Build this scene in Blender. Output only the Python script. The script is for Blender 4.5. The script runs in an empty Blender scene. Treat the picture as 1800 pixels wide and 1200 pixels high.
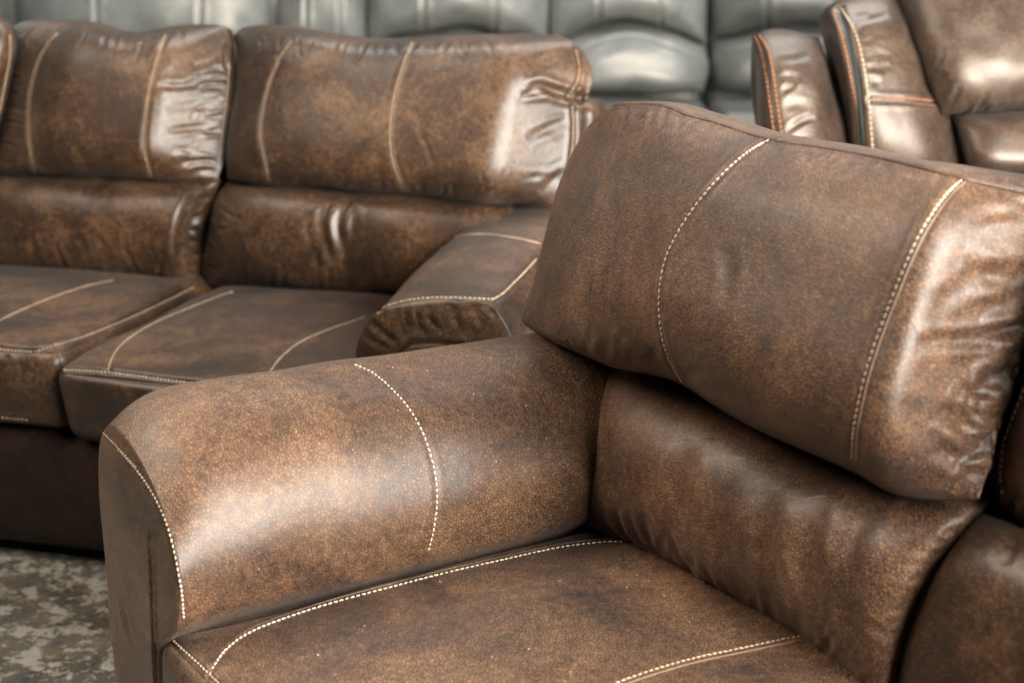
import bpy, math, random
import numpy as np
from mathutils import Vector
from mathutils.bvhtree import BVHTree

# ------------------------------------------------------------------ camera, light, exposure
scene = bpy.context.scene
COL = scene.collection
H, F = 1.28, 2500.0
PITCH = math.atan(695 / 2500)
CP, SP = math.cos(PITCH), math.sin(PITCH)
CAM = np.array([0.0, 0.0, H])

cd = bpy.data.cameras.new("camera")
cam = bpy.data.objects.new("camera", cd)
COL.objects.link(cam)
cam.location = (0, 0, H)
cam.rotation_euler = (math.pi / 2 - PITCH, 0, 0)
cd.lens, cd.sensor_width = 50, 36
cd.clip_start, cd.clip_end = 0.05, 200
cd.dof.use_dof = True
cd.dof.focus_distance = 1.98
cd.dof.aperture_fstop = 3.9
scene.camera = cam

world = bpy.data.worlds.new("World")
scene.world = world
world.use_nodes = True
bg = world.node_tree.nodes["Background"]
bg.inputs[0].default_value = (0.35, 0.70, 0.74, 1)
bg.inputs[1].default_value = 0.02

def area(name, loc, target, sx, sy, watts, color):
    l = bpy.data.lights.new(name, 'AREA')
    l.shape = 'RECTANGLE'; l.size = sx; l.size_y = sy
    l.energy = watts; l.color = color
    o = bpy.data.objects.new(name, l); COL.objects.link(o)
    o.location = loc
    o.rotation_euler = (Vector(target) - Vector(loc)).to_track_quat('-Z', 'Y').to_euler()
    return o
area("window_light_right", (2.75, -0.65, 2.1), (0.0, 2.3, 1.1), 2.8, 3.0, 1230, (1.0, 0.975, 0.90))
area("window_light_left", (-2.7, 4.9, 2.0), (0.0, 2.1, 0.9), 1.8, 1.4, 9, (0.95, 1.0, 0.92))
fill = area("warm_fill_light", (-2.3, 1.7, 3.7), (0.35, 1.5, 0.6), 2.4, 2.4, 62, (1.0, 0.87, 0.72))  # added warm fill, aimed at the front sofa to brighten it
fill.data.spread = math.radians(85)
area("back_row_light", (0.8, 4.9, 4.3), (0.0, 7.6, 0.8), 5.0, 1.6, 390, (1.0, 1.0, 0.96))  # unseen overhead light, aimed at the grey sofas for their highlights

vs = scene.view_settings
scene.display_settings.display_device = 'sRGB'
vs.view_transform = 'Standard'
vs.look = 'None'
vs.exposure = 0.0
vs.gamma = 1.0
vs.use_curve_mapping = False
scene.render.engine = 'CYCLES'
scene.cycles.max_bounces = 6

# ------------------------------------------------------------------ helpers
rng = np.random.default_rng(7)

def ray(x, y):
    x = np.asarray(x, float); y = np.asarray(y, float)
    dx = x - 900; dy = 600 - y
    return np.stack([dx, F * CP + dy * SP, -F * SP + dy * CP], -1)

class Frame:
    """local frame of a sofa: W across, D towards its back, Z up"""
    def __init__(s, az, px=None, z=0.47, origin=None):
        a = math.radians(az)
        s.D = np.array([math.sin(a), math.cos(a), 0.0])
        s.W = np.array([-math.cos(a), math.sin(a), 0.0])
        s.Z = np.array([0, 0, 1.0])
        if px is not None:
            r = ray(*px); P = CAM + r * ((z - H) / r[2])
            s.O = np.array([P[0], P[1], 0.0])
        else:
            s.O = np.array(origin, float)
    def P(s, w, d, z):
        w, d, z = np.broadcast_arrays(np.asarray(w, float), np.asarray(d, float), np.asarray(z, float))
        return s.O + w[..., None] * s.W + d[..., None] * s.D + z[..., None] * s.Z
    def at(s, x, y, d):
        """the point seen in direction (x, y) at depth d in this sofa"""
        r = ray(x, y)
        t = (np.asarray(d) - (CAM - s.O) @ s.D) / (r @ s.D)
        return CAM + r * t[..., None]

S1 = Frame(56.5, (285, 1110))
S2 = Frame(14.5, (85, 645))
S3 = Frame(2.0, origin=(0.0, 7.3, 0.0))
S4 = Frame(-14.0, origin=(1.15, 3.25, 0.0))

def curve(pts, n):
    """Catmull-Rom through pts, evenly spaced n samples"""
    p = np.array(pts, float)
    if len(p) == 2:
        return p[0] + (p[1] - p[0]) * np.linspace(0, 1, n)[:, None]
    q = np.vstack([2 * p[0] - p[1], p, 2 * p[-1] - p[-2]])
    out = []
    for i in range(1, len(q) - 2):
        t = np.linspace(0, 1, 24, endpoint=False)[:, None]
        a, b, c, d = q[i - 1], q[i], q[i + 1], q[i + 2]
        out.append(.5 * (2 * b + (c - a) * t + (2 * a - 5 * b + 4 * c - d) * t ** 2 + (3 * b - 3 * c + d - a) * t ** 3))
    out = np.vstack(out + [p[-1:]])
    L = np.r_[0, np.cumsum(np.linalg.norm(np.diff(out, axis=0), axis=1))]
    s = np.linspace(0, L[-1], n)
    return np.stack([np.interp(s, L, out[:, k]) for k in range(out.shape[1])], 1)

def edge_spaced(n):
    t = np.linspace(-1, 1, n)
    return .5 * (1 + 0.45 * t + 0.55 * np.sin(t * math.pi / 2))

class M:
    def __init__(s, V, Fc):
        s.V = np.array(V, float); s.F = np.array(Fc, int)
    def normals(s):
        a, b, c, d = (s.V[s.F[:, k]] for k in range(4))
        fn = np.cross(c - a, d - b)
        N = np.zeros_like(s.V)
        for k in range(4):
            np.add.at(N, s.F[:, k], fn)
        return N / (np.linalg.norm(N, axis=1, keepdims=True) + 1e-12)
    def bvh(s):
        return BVHTree.FromPolygons(s.V.tolist(), s.F.tolist())

def orient(m, ref):
    """flip faces so normals leave the point ref"""
    a, b, c, d = (m.V[m.F[:, k]] for k in range(4))
    fn = np.cross(c - a, d - b); cen = (a + b + c + d) / 4
    if (fn * (cen - ref)).sum() < 0:
        m.F = m.F[:, ::-1].copy()
    return m

def pillow(fr, top, bottom, left, right, d, T, Tb=0.08, pu=3.0, pv=2.4, nu=300, nv=190, skew=0.0, pr=None, ua=.5, er=None):
    """closed cushion from four seam outlines; d = depth of the seam at (tl, tr, bl, br)"""
    u = edge_spaced(nu); v = edge_spaced(nv)
    def res(c, t):
        cc = curve(c, 400); return np.stack([np.interp(t, np.linspace(0, 1, 400), cc[:, k]) for k in (0, 1)], 1)
    Tp, Bt, L, R = res(top, u), res(bottom, u), res(left, v), res(right, v)
    U, Vv = np.meshgrid(u, v)
    U3, V3 = U[..., None], Vv[..., None]
    c00, c10, c01, c11 = Tp[0], Tp[-1], Bt[0], Bt[-1]
    X = (1 - V3) * Tp[None] + V3 * Bt[None] + (1 - U3) * L[:, None] + U3 * R[:, None] \
        - ((1 - U3) * (1 - V3) * c00 + U3 * (1 - V3) * c10 + (1 - U3) * V3 * c01 + U3 * V3 * c11)
    d0 = (1 - Vv) * ((1 - U) * d[0] + U * d[1]) + Vv * ((1 - U) * d[2] + U * d[3])
    vs_ = Vv + skew * Vv * (1 - Vv) * 2
    U0 = U
    U = np.where(U < ua, U / ua * .5, .5 + (U - ua) / (1 - ua) * .5)
    pe_ = np.where(U > .5, pr or pu, pu)
    fu = np.sqrt(np.clip(1 - np.abs(2 * U - 1) ** pe_, 0, 1))
    if er is not None:
        tt = np.clip(2 * U - 1 - er, 0, 1) / (1 - er); bb = .35
        fu = np.where(U > .5, 1 - np.where(tt < bb, tt ** 2, 2 * bb * tt - bb ** 2) / (bb * (2 - bb)), fu)
    f = fu * np.sqrt(np.clip(1 - np.abs(2 * vs_ - 1) ** pv, 0, 1))
    U = U0
    front = fr.at(X[..., 0], X[..., 1], d0 - T * f)
    mid = fr.at(X[..., 0], X[..., 1], d0)
    step = 4
    iu = np.unique(np.r_[np.arange(0, nu, 1)]); 
    idf = np.arange(nu * nv).reshape(nv, nu)
    back = mid + (Tb * f)[..., None] * fr.D
    idb = idf.copy()
    inner = np.zeros((nv, nu), bool); inner[1:-1, 1:-1] = True
    idb[inner] = nu * nv + np.arange(inner.sum())
    V = np.vstack([front.reshape(-1, 3), back[inner]])
    def quads(i): return np.stack([i[:-1, :-1], i[1:, :-1], i[1:, 1:], i[:-1, 1:]], -1).reshape(-1, 4)
    m = M(V, np.vstack([quads(idf), quads(idb)[:, ::-1]]))
    return orient(m, V.mean(0))

def rounded_box(fr, w, d, z, r, crown=(0, 0, 0, 0, 0, 0), n=60, warp=None):
    """rounded box in a sofa's frame; crown = bulge of w+, w-, d+, d-, z+, z-"""
    lo = np.array([w[0], d[0], z[0]]); hi = np.array([w[1], d[1], z[1]])
    size = hi - lo
    cnt = np.maximum(4, np.minimum(n, (size / size.max() * n).astype(int)))
    key = {}; V = []; Fq = []
    def lin(k):
        m_ = int(cnt[k]); return edge_spaced(m_ + 1) * 2 - 1
    ax = [lin(0), lin(1), lin(2)]
    def vid(i, j, k):
        t = (i, j, k)
        if t not in key:
            key[t] = len(V); V.append((ax[0][i], ax[1][j], ax[2][k]))
        return key[t]
    nx, ny, nz = (int(c) for c in cnt)
    for k in (0, nz):
        for i in range(nx):
            for j in range(ny):
                q = [vid(i, j, k), vid(i + 1, j, k), vid(i + 1, j + 1, k), vid(i, j + 1, k)]
                Fq.append(q if k else q[::-1])
    for j in (0, ny):
        for i in range(nx):
            for k in range(nz):
                q = [vid(i, j, k), vid(i + 1, j, k), vid(i + 1, j, k + 1), vid(i, j, k + 1)]
                Fq.append(q[::-1] if j else q)
    for i in (0, nx):
        for j in range(ny):
            for k in range(nz):
                q = [vid(i, j, k), vid(i, j + 1, k), vid(i, j + 1, k + 1), vid(i, j, k + 1)]
                Fq.append(q if i else q[::-1])
    S = np.array(V)
    P = lo + (S + 1) / 2 * size
    core_lo, core_hi = lo + r, hi - r
    c = np.clip(P, core_lo, core_hi)
    # spread the border samples over the rounding
    e = P - c
    L = np.linalg.norm(e, axis=1, keepdims=True)
    P = np.where(L > 1e-9, c + e / np.maximum(L, 1e-9) * np.minimum(r, np.max(np.abs(e), axis=1, keepdims=True)), P)
    g = np.clip(1 - S ** 2, 0, 1)
    cr = crown
    P[:, 0] += np.where(S[:, 0] > 0, cr[0], -cr[1]) * np.abs(S[:, 0]) * np.sqrt(g[:, 1] * g[:, 2])
    P[:, 1] += np.where(S[:, 1] > 0, cr[2], -cr[3]) * np.abs(S[:, 1]) * np.sqrt(g[:, 0] * g[:, 2])
    P[:, 2] += np.where(S[:, 2] > 0, cr[4], -cr[5]) * np.abs(S[:, 2]) * np.sqrt(g[:, 0] * g[:, 1])
    if warp is not None:
        P = warp(P)
    X = fr.P(P[:, 0], P[:, 1], P[:, 2])
    return orient(M(X, Fq), X.mean(0))

def sweep(fr, prof, d0, d1, shape, n=150, npf=130, cap_round=0.006, tilt=0.0):
    zt = max(p[1] for p in prof)
    def td(a, d):
        return tilt * np.clip(zt - .03 - a[:, 1], 0, .5) * max(0.0, 1 - (d - d0) / .2)
    """arm: a section (w, z) swept from front to back, capped with a front panel"""
    c = curve(prof, npf)
    tt = np.linspace(0, 1, n); ds = d0 + (d1 - d0) * tt ** 1.25
    rings = []
    cen = np.array([c[:, 0].mean(), c[:, 1].mean()])
    nin = 70
    for k in range(nin):                     # front cap from its middle out to the seam
        s = k / nin
        q = cen + (c - cen) * (s ** 0.8)
        a = shape(q, d0)
        rings.append(fr.P(a[:, 0], d0 - cap_round * (1 - s ** 6) * 1.2 + td(a, d0), a[:, 1]))
    for d in ds:
        a = shape(c, d)
        rings.append(fr.P(a[:, 0], d + td(a, d), a[:, 1]))
    for k in range(6, -1, -1):
        q = cen + (c - cen) * (k / 7)
        a = shape(q, d1); rings.append(fr.P(a[:, 0], d1, a[:, 1]))
    R = np.array(rings); nr = len(R)
    idx = np.arange(nr * npf).reshape(nr, npf)
    nxt = np.roll(idx, -1, 1)
    Fq = np.stack([idx[:-1], nxt[:-1], nxt[1:], idx[1:]], -1).reshape(-1, 4)
    V = R.reshape(-1, 3)
    return orient(M(V, Fq), V.mean(0))

def cast(bvh, pts, n=None, keep=False):
    """lay a line seen along the given directions onto a surface"""
    p = curve(pts, n or 60)
    out, nn = [], []
    for r in ray(p[:, 0], p[:, 1]):
        r = Vector(r).normalized()
        loc, nor, i, dist = bvh.ray_cast(Vector(CAM), r)
        if loc is not None:
            if nor.dot(r) > 0: nor = -nor
            out.append(loc[:]); nn.append(nor[:])
    return np.array(out), np.array(nn)

def strokes(m, lst):
    """press creases: (line, depth, width) pushed in along the normal with raised lips"""
    N = m.normals(); bv = m.bvh(); disp = np.zeros(len(m.V))
    for line, A, wd in lst:
        P, _ = cast(bv, line, 28)
        if len(P) < 4: continue
        Ln = np.linalg.norm(np.diff(P, axis=0), axis=1).sum()
        P = curve(P, int(np.clip(Ln / (wd * .45), 40, 420)))
        t = np.linspace(0, 1, len(P)); tp = np.sin(np.pi * np.clip(t, .0, 1)) ** .6
        if A > 0.9:      # plain groove of full strength to its ends (seams): A = 1 + depth
            tp = np.ones(len(P)); a = A - 1
        else:
            a = A
        lo = P.min(0) - 4 * wd; hi = P.max(0) + 4 * wd
        sel = np.where(((m.V > lo) & (m.V < hi)).all(1))[0]
        if not len(sel): continue
        best = np.full(len(sel), 1e9); bt = np.zeros(len(sel))
        Q = m.V[sel]
        for k in range(len(P)):
            dd = ((Q - P[k]) ** 2).sum(1)
            up = dd < best; best[up] = dd[up]; bt[up] = tp[k]
        s = np.sqrt(best) / wd
        if A > 0.9:
            disp[sel] += -a * np.exp(-s ** 2) + .45 * a * np.exp(-((s - 2.4) / 1.3) ** 2)
        else:
            disp[sel] += bt * (-a * np.exp(-s ** 2) + .55 * a * np.exp(-((s - 1.9) / .9) ** 2))
    m.V += N * disp[:, None]
    return m

def lumps(m, amp=0.0025, size=0.13, seed=0, n=9, aniso=None):
    g = np.random.default_rng(seed)
    N = m.normals(); d = np.zeros(len(m.V))
    Wp = m.V + 0.02 * np.sin(m.V[:, [1, 2, 0]] * 23 + seed)
    for k in range(n):
        v = g.normal(size=3)
        if aniso is not None: v = v * np.array(aniso)
        v /= np.linalg.norm(v); L = size * g.uniform(.5, 1.6)
        d += np.sin(Wp @ v * 2 * np.pi / L + g.uniform(0, 6.3)) * (L / size)
    m.V += N * (d * amp / math.sqrt(n))[:, None]
    return m

def gathers(edge, direc, n, ln, A, wd, seed, jitter=.35):
    """puckers that leave a seam"""
    g = np.random.default_rng(seed)
    e = curve(edge, n * 4); out = []
    for k in range(n):
        p = e[min(len(e) - 1, int((k + g.uniform(.1, .9)) * 4))]
        dv = np.array(direc, float); dv /= np.linalg.norm(dv)
        ang = g.normal() * jitter
        dv = np.array([dv[0] * math.cos(ang) - dv[1] * math.sin(ang), dv[0] * math.sin(ang) + dv[1] * math.cos(ang)])
        L = g.uniform(*ln); bend = g.normal() * .12 * L
        nrm = np.array([-dv[1], dv[0]])
        out.append(([p + dv * 1, p + dv * L * .35 + nrm * bend * .7, p + dv * L * .7 + nrm * bend, p + dv * L],
                    g.uniform(*A) * .75, g.uniform(*wd) * .75))
    return out

# objects --------------------------------------------------------------------------------
def thing(name, label, cat, loc, group=None):
    o = bpy.data.objects.new(name, None); COL.objects.link(o)
    o.location = loc; o["label"] = label; o["category"] = cat
    o.empty_display_size = .1
    if group: o["group"] = group
    return o

def link(name, m, mat, parent=None, root=None, smooth=True, label=None):
    off = np.array(root.location if root else (0, 0, 0))
    me = bpy.data.meshes.new(name)
    V = (m.V - off).astype(np.float32)
    me.vertices.add(len(V)); me.vertices.foreach_set("co", V.ravel())
    nf = len(m.F); me.loops.add(nf * 4); me.polygons.add(nf)
    me.loops.foreach_set("vertex_index", m.F.ravel().astype(np.int32))
    me.polygons.foreach_set("loop_start", (np.arange(nf) * 4).astype(np.int32))
    me.polygons.foreach_set("loop_total", np.full(nf, 4, np.int32))
    me.polygons.foreach_set("use_smooth", np.full(nf, smooth, bool))
    me.update(calc_edges=True); me.validate()
    me.materials.append(mat)
    o = bpy.data.objects.new(name, me); COL.objects.link(o)
    if parent: o.parent = parent
    if label: o["label"] = label
    return o

def join(ms):
    V = []; Fq = []; n = 0
    for m in ms:
        V.append(m.V); Fq.append(m.F + n); n += len(m.V)
    return M(np.vstack(V), np.vstack(Fq))

def beads(P, N, pitch, length, rad, lift):
    """a row of thread stitches along a 3-D line"""
    L = np.r_[0, np.cumsum(np.linalg.norm(np.diff(P, axis=0), axis=1))]
    n = max(2, int(L[-1] / pitch)); s = (np.arange(n) + .5) * L[-1] / n
    C = np.stack([np.interp(s, L, P[:, k]) for k in range(3)], 1)
    A = np.stack([np.interp(s + 1e-3, L, P[:, k]) - np.interp(s - 1e-3, L, P[:, k]) for k in range(3)], 1)
    Nn = np.stack([np.interp(s, L, N[:, k]) for k in range(3)], 1)
    A /= np.linalg.norm(A, axis=1, keepdims=True) + 1e-9
    Nn /= np.linalg.norm(Nn, axis=1, keepdims=True) + 1e-9
    Bn = np.cross(Nn, A)
    nl, ns = 7, 8
    V = []; Fq = []
    for i in range(n):
        base = len(V) * 0 + i * nl * ns
        jl = length * rng.uniform(.82, 1.1); jt = rng.normal() * .14
        for a in range(nl):
            t = -1 + 2 * a / (nl - 1)
            rr = rad * math.sqrt(max(0.0, 1 - abs(t) ** 3)) + 1e-5
            for b in range(ns):
                an = 2 * math.pi * b / ns
                V.append(C[i] + Nn[i] * lift + (A[i] + Bn[i] * jt) * t * jl / 2 + Bn[i] * rr * math.cos(an) + Nn[i] * rr * math.sin(an))
        for a in range(nl - 1):
            for b in range(ns):
                b2 = (b + 1) % ns
                Fq.append((base + a * ns + b, base + a * ns + b2, base + (a + 1) * ns + b2, base + (a + 1) * ns + b))
    return M(V, Fq)

def cord(P, N, rad, lift):
    n = len(P); A = np.gradient(P, axis=0); A /= np.linalg.norm(A, axis=1, keepdims=True) + 1e-9
    B = np.cross(N, A); B /= np.linalg.norm(B, axis=1, keepdims=True) + 1e-9
    ns = 8; V = []; Fq = []
    for i in range(n):
        for b in range(ns):
            an = 2 * math.pi * b / ns
            V.append(P[i] + N[i] * lift + B[i] * rad * math.cos(an) + N[i] * rad * math.sin(an))
    for i in range(n - 1):
        for b in range(ns):
            b2 = (b + 1) % ns
            Fq.append((i * ns + b, i * ns + b2, (i + 1) * ns + b2, (i + 1) * ns + b))
    return M(V, Fq)

def smooth3(P, k=3):
    for _ in range(k):
        P[1:-1] = .25 * P[:-2] + .5 * P[1:-1] + .25 * P[2:]
    return P

def stitch(part, m, line, mat, root, pitch=.0076, length=.0062, rad=.0011, lift=.0002, welt=None, name='stitching', bv=None):
    bv = bv or m.bvh()
    P, N = cast(bv, line, 120)
    if len(P) < 5: return None
    # break where the line jumps to another surface
    P, N = smooth3(P), smooth3(N)
    ms = [beads(P, N, pitch, length, rad, lift)]
    if welt:
        off = [(x + welt[0], y + welt[1]) for x, y in line]
        P2, N2 = cast(bv, off, 120)
        if len(P2) > 5:
            P2, N2 = smooth3(P2), smooth3(N2)
            link('piping', cord(P2, N2, .0010, .0001), welt[2], part, root)
    return link(name, join(ms), mat, part, root)

# materials --------------------------------------------------------------------------------
def nodes(name):
    m = bpy.data.materials.new(name); m.use_nodes = True
    nt = m.node_tree; b = nt.nodes["Principled BSDF"]
    return m, nt, b
def nd(nt, t, **kw):
    n = nt.nodes.new(t)
    for k, v in kw.items():
        if k in n.inputs.keys(): n.inputs[k].default_value = v
        else: setattr(n, k, v)
    return n
def ramp(nt, src, stops):
    r = nt.nodes.new('ShaderNodeValToRGB'); nt.links.new(src, r.inputs[0])
    e = r.color_ramp.elements
    while len(e) < len(stops): e.new(.5)
    for i, (p, c) in enumerate(stops):
        e[i].position = p; e[i].color = (*c, 1) if len(c) == 3 else c
    return r.outputs[0]
def math_(nt, op, a, b=None, c=None):
    n = nt.nodes.new('ShaderNodeMath'); n.operation = op
    for i, v in enumerate((a, b, c)):
        if v is None: continue
        if isinstance(v, (int, float)): n.inputs[i].default_value = v
        else: nt.links.new(v, n.inputs[i])
    return n.outputs[0]
def mixc(nt, mode, fac, a, b):
    n = nt.nodes.new('ShaderNodeMix'); n.data_type = 'RGBA'; n.blend_type = mode
    for k, v in ((0, fac), (6, a), (7, b)):
        if isinstance(v, (int, float)): n.inputs[k].default_value = v
        elif isinstance(v, tuple): n.inputs[k].default_value = (*v, 1)
        else: nt.links.new(v, n.inputs[k])
    return n.outputs[2]

def leather(name, dark, mid, light, rough=(.40, .54), grain=1.0, gscale=235, spec=.16, stretch=(1, 1, 1), seed=0.0, bumpd=.0013, coat=.5, crough=.47):
    m, nt, b = nodes(name)
    tc = nd(nt, 'ShaderNodeTexCoord')
    mp = nd(nt, 'ShaderNodeMapping'); mp.inputs['Location'].default_value = (seed, seed * .7, seed * .3)
    mp.inputs['Scale'].default_value = stretch
    nt.links.new(tc.outputs['Object'], mp.inputs[0])
    co = mp.outputs[0]
    def noise(s, det, ro=.6, dist=0.0, off=co):
        n = nd(nt, 'ShaderNodeTexNoise'); n.inputs['Scale'].default_value = s
        n.inputs['Detail'].default_value = det; n.inputs['Roughness'].default_value = ro
        n.inputs['Distortion'].default_value = dist
        nt.links.new(off, n.inputs['Vector']); return n.outputs['Fac']
    n1 = noise(5.5, 7, .68, .5)
    n2 = noise(85, 8, .85, .3)
    n4 = noise(3.2, 3, .5, .2)
    # distorted pebble grain
    wob = nd(nt, 'ShaderNodeTexNoise'); wob.inputs['Scale'].default_value = 120; wob.inputs['Detail'].default_value = 2
    nt.links.new(co, wob.inputs['Vector'])
    sc = nd(nt, 'ShaderNodeVectorMath', operation='SCALE'); sc.inputs['Scale'].default_value = .006
    nt.links.new(wob.outputs['Color'], sc.inputs[0])
    ad = nd(nt, 'ShaderNodeVectorMath', operation='ADD')
    nt.links.new(co, ad.inputs[0]); nt.links.new(sc.outputs[0], ad.inputs[1])
    vo = nd(nt, 'ShaderNodeTexVoronoi'); vo.feature = 'DISTANCE_TO_EDGE'; vo.inputs['Scale'].default_value = gscale
    nt.links.new(ad.outputs[0], vo.inputs['Vector'])
    pe = ramp(nt, vo.outputs['Distance'], [(0.0, (0, 0, 0)), (0.30, (1, 1, 1))])
    n3 = noise(gscale * .9, 3, .6)
    g = math_(nt, 'ADD', math_(nt, 'MULTIPLY', pe, .8), math_(nt, 'MULTIPLY', n3, .45))
    # colour
    f = math_(nt, 'ADD', math_(nt, 'MULTIPLY', n1, .5), math_(nt, 'MULTIPLY', n2, .5))
    c = ramp(nt, f, [(.375, dark), (.495, mid), (.63, light)])
    gc = ramp(nt, g, [(.28, (.30, .30, .30)), (.60, (.97, .97, .97)), (1.0, (1.35, 1.33, 1.3))])
    gm = ramp(nt, n4, [(.35, (.6,) * 3), (.6, (1,) * 3)])
    c = mixc(nt, 'MULTIPLY', math_(nt, 'MULTIPLY', gm, min(1.0, grain)), c, gc)
    # pale rubbed flecks and scuffs
    sf = noise(9, 8, .8, 1.4)
    sm = ramp(nt, sf, [(.64, (0, 0, 0)), (.72, (.35,) * 3)])
    c = mixc(nt, 'MIX', sm, c, light)
    nt.links.new(c, b.inputs['Base Color'])
    r = nd(nt, 'ShaderNodeMapRange'); r.inputs[1].default_value = .35; r.inputs[2].default_value = .65
    r.inputs[3].default_value = rough[0]; r.inputs[4].default_value = rough[1]
    nt.links.new(n2, r.inputs[0]); nt.links.new(r.outputs[0], b.inputs['Roughness'])
    b.inputs['Specular IOR Level'].default_value = spec
    b.inputs['Specular Tint'].default_value = (1, .80, .62, 1)
    b.inputs['Coat Weight'].default_value = coat
    b.inputs['Coat IOR'].default_value = 1.6
    b.inputs['Coat Roughness'].default_value = crough
    b.inputs['Sheen Weight'].default_value = .04
    b.inputs['Sheen Roughness'].default_value = .5
    bp = nd(nt, 'ShaderNodeBump'); bp.inputs['Distance'].default_value = bumpd
    nt.links.new(math_(nt, 'MULTIPLY', gm, grain), bp.inputs['Strength'])
    nt.links.new(g, bp.inputs['Height'])
    # soft undulation of the hide
    w = noise(26, 3, .5, 1.0)
    b2 = nd(nt, 'ShaderNodeBump'); b2.inputs['Distance'].default_value = .006; b2.inputs['Strength'].default_value = .10
    b3 = nd(nt, 'ShaderNodeBump'); b3.inputs['Distance'].default_value = .006; b3.inputs['Strength'].default_value = .10
    nt.links.new(w, b3.inputs['Height']); nt.links.new(b3.outputs[0], b.inputs['Coat Normal'])
    nt.links.new(w, b2.inputs['Height']); nt.links.new(bp.outputs[0], b2.inputs['Normal'])
    nt.links.new(b2.outputs[0], b.inputs['Normal'])
    return m

def thread(name, col, rough=.6):
    m, nt, b = nodes(name)
    tc = nd(nt, 'ShaderNodeTexCoord'); n = nd(nt, 'ShaderNodeTexNoise'); n.inputs['Scale'].default_value = 60
    nt.links.new(tc.outputs['Object'], n.inputs['Vector'])
    c = ramp(nt, n.outputs['Fac'], [(.3, tuple(x * .7 for x in col)), (.7, col)])
    nt.links.new(c, b.inputs['Base Color']); b.inputs['Roughness'].default_value = rough
    return m

BR = leather('brown_leather', (.013, .0056, .0034), (.078, .0360, .0170), (.175, .094, .047), seed=1.3)
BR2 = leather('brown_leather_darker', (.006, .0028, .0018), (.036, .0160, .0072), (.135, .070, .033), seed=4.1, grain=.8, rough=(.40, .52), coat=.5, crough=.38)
RC = leather('glossy_brown_leather', (.012, .008, .006), (.036, .021, .014), (.08, .05, .034), rough=(.34, .46), coat=.35, crough=.36, seed=2.2, grain=.4, spec=.45)
GY = leather('grey_leather', (.115, .120, .113), (.165, .170, .160), (.24, .245, .23), rough=(.26, .36), seed=6.0, grain=.3, spec=.7)
GD = leather('dark_grey_leather', (.05, .053, .05), (.08, .082, .075), (.12, .12, .11), rough=(.34, .46), seed=8.0, grain=.3)
TH = thread('cream_thread', (.62, .52, .40))
TH2 = thread('tan_thread', (.50, .36, .24))
BASE = leather('black_brown_base', (.006, .0035, .0028), (.014, .0075, .005), (.028, .015, .010), grain=.5, seed=9, spec=.15, coat=0, rough=(.6, .7))  # near-black brown, far darker than the cushion leathers
TO = thread('orange_thread', (.36, .14, .06))
TB = thread('black_trim', (.012, .016, .018))
PIPE = leather('tan_piping', (.11, .06, .036), (.17, .10, .06), (.25, .15, .10), grain=.2, seed=3)

def floor_mat():
    m, nt, b = nodes('worn_concrete')
    tc = nd(nt, 'ShaderNodeTexCoord'); co = tc.outputs['Object']
    def noise(s, det, ro=.6, dist=0.0):
        n = nd(nt, 'ShaderNodeTexNoise'); n.inputs['Scale'].default_value = s; n.inputs['Detail'].default_value = det
        n.inputs['Roughness'].default_value = ro; n.inputs['Distortion'].default_value = dist
        nt.links.new(co, n.inputs['Vector']); return n.outputs['Fac']
    base = ramp(nt, noise(7, 8, .7), [(.35, (.035, .036, .036)), (.6, (.11, .105, .095))])
    ochre = ramp(nt, noise(12, 9, .8, .4), [(.44, (0, 0, 0)), (.62, (1, 1, 1))])
    c = mixc(nt, 'MIX', math_(nt, 'MULTIPLY', ochre, .3), base, (.27, .19, .09))
    chip = ramp(nt, noise(17, 14, .78, 0.0), [(.510, (0, 0, 0)), (.522, (1, 1, 1))])
    c = mixc(nt, 'MIX', math_(nt, 'MULTIPLY', chip, .6), c, (.40, .385, .33))
    fk = ramp(nt, noise(48, 10, .75), [(.585, (0, 0, 0)), (.6, (1, 1, 1))])
    c = mixc(nt, 'MIX', math_(nt, 'MULTIPLY', fk, .7), c, (.46, .40, .30))
    dk = ramp(nt, noise(15, 8, .8, .2), [(.60, (0, 0, 0)), (.63, (1, 1, 1))])
    c = mixc(nt, 'MIX', math_(nt, 'MULTIPLY', dk, .7), c, (.035, .04, .038))
    nt.links.new(c, b.inputs['Base Color'])
    nt.links.new(ramp(nt, chip, [(0, (.32,) * 3), (1, (.6,) * 3)]), b.inputs['Roughness'])
    bp = nd(nt, 'ShaderNodeBump'); bp.inputs['Distance'].default_value = .002; bp.inputs['Strength'].default_value = .6
    nt.links.new(chip, bp.inputs['Height']); nt.links.new(bp.outputs[0], b.inputs['Normal'])
    return m

# ------------------------------------------------------------------ floor
fl = M([(-14, -4, 0), (14, -4, 0), (14, 18, 0), (-14, 18, 0)], [(0, 1, 2, 3)])
fo = link('floor', fl, floor_mat()); fo['kind'] = 'structure'

# ================================================================== FRONT SOFA
A_ = S1
r1 = thing('sofa', 'brown distressed leather sofa in front, its rounded arm with a pale sheen', 'sofa',
           tuple(S1.P(-.4, .45, 0)), 'brown leather sofas with cream stitching')

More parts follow.
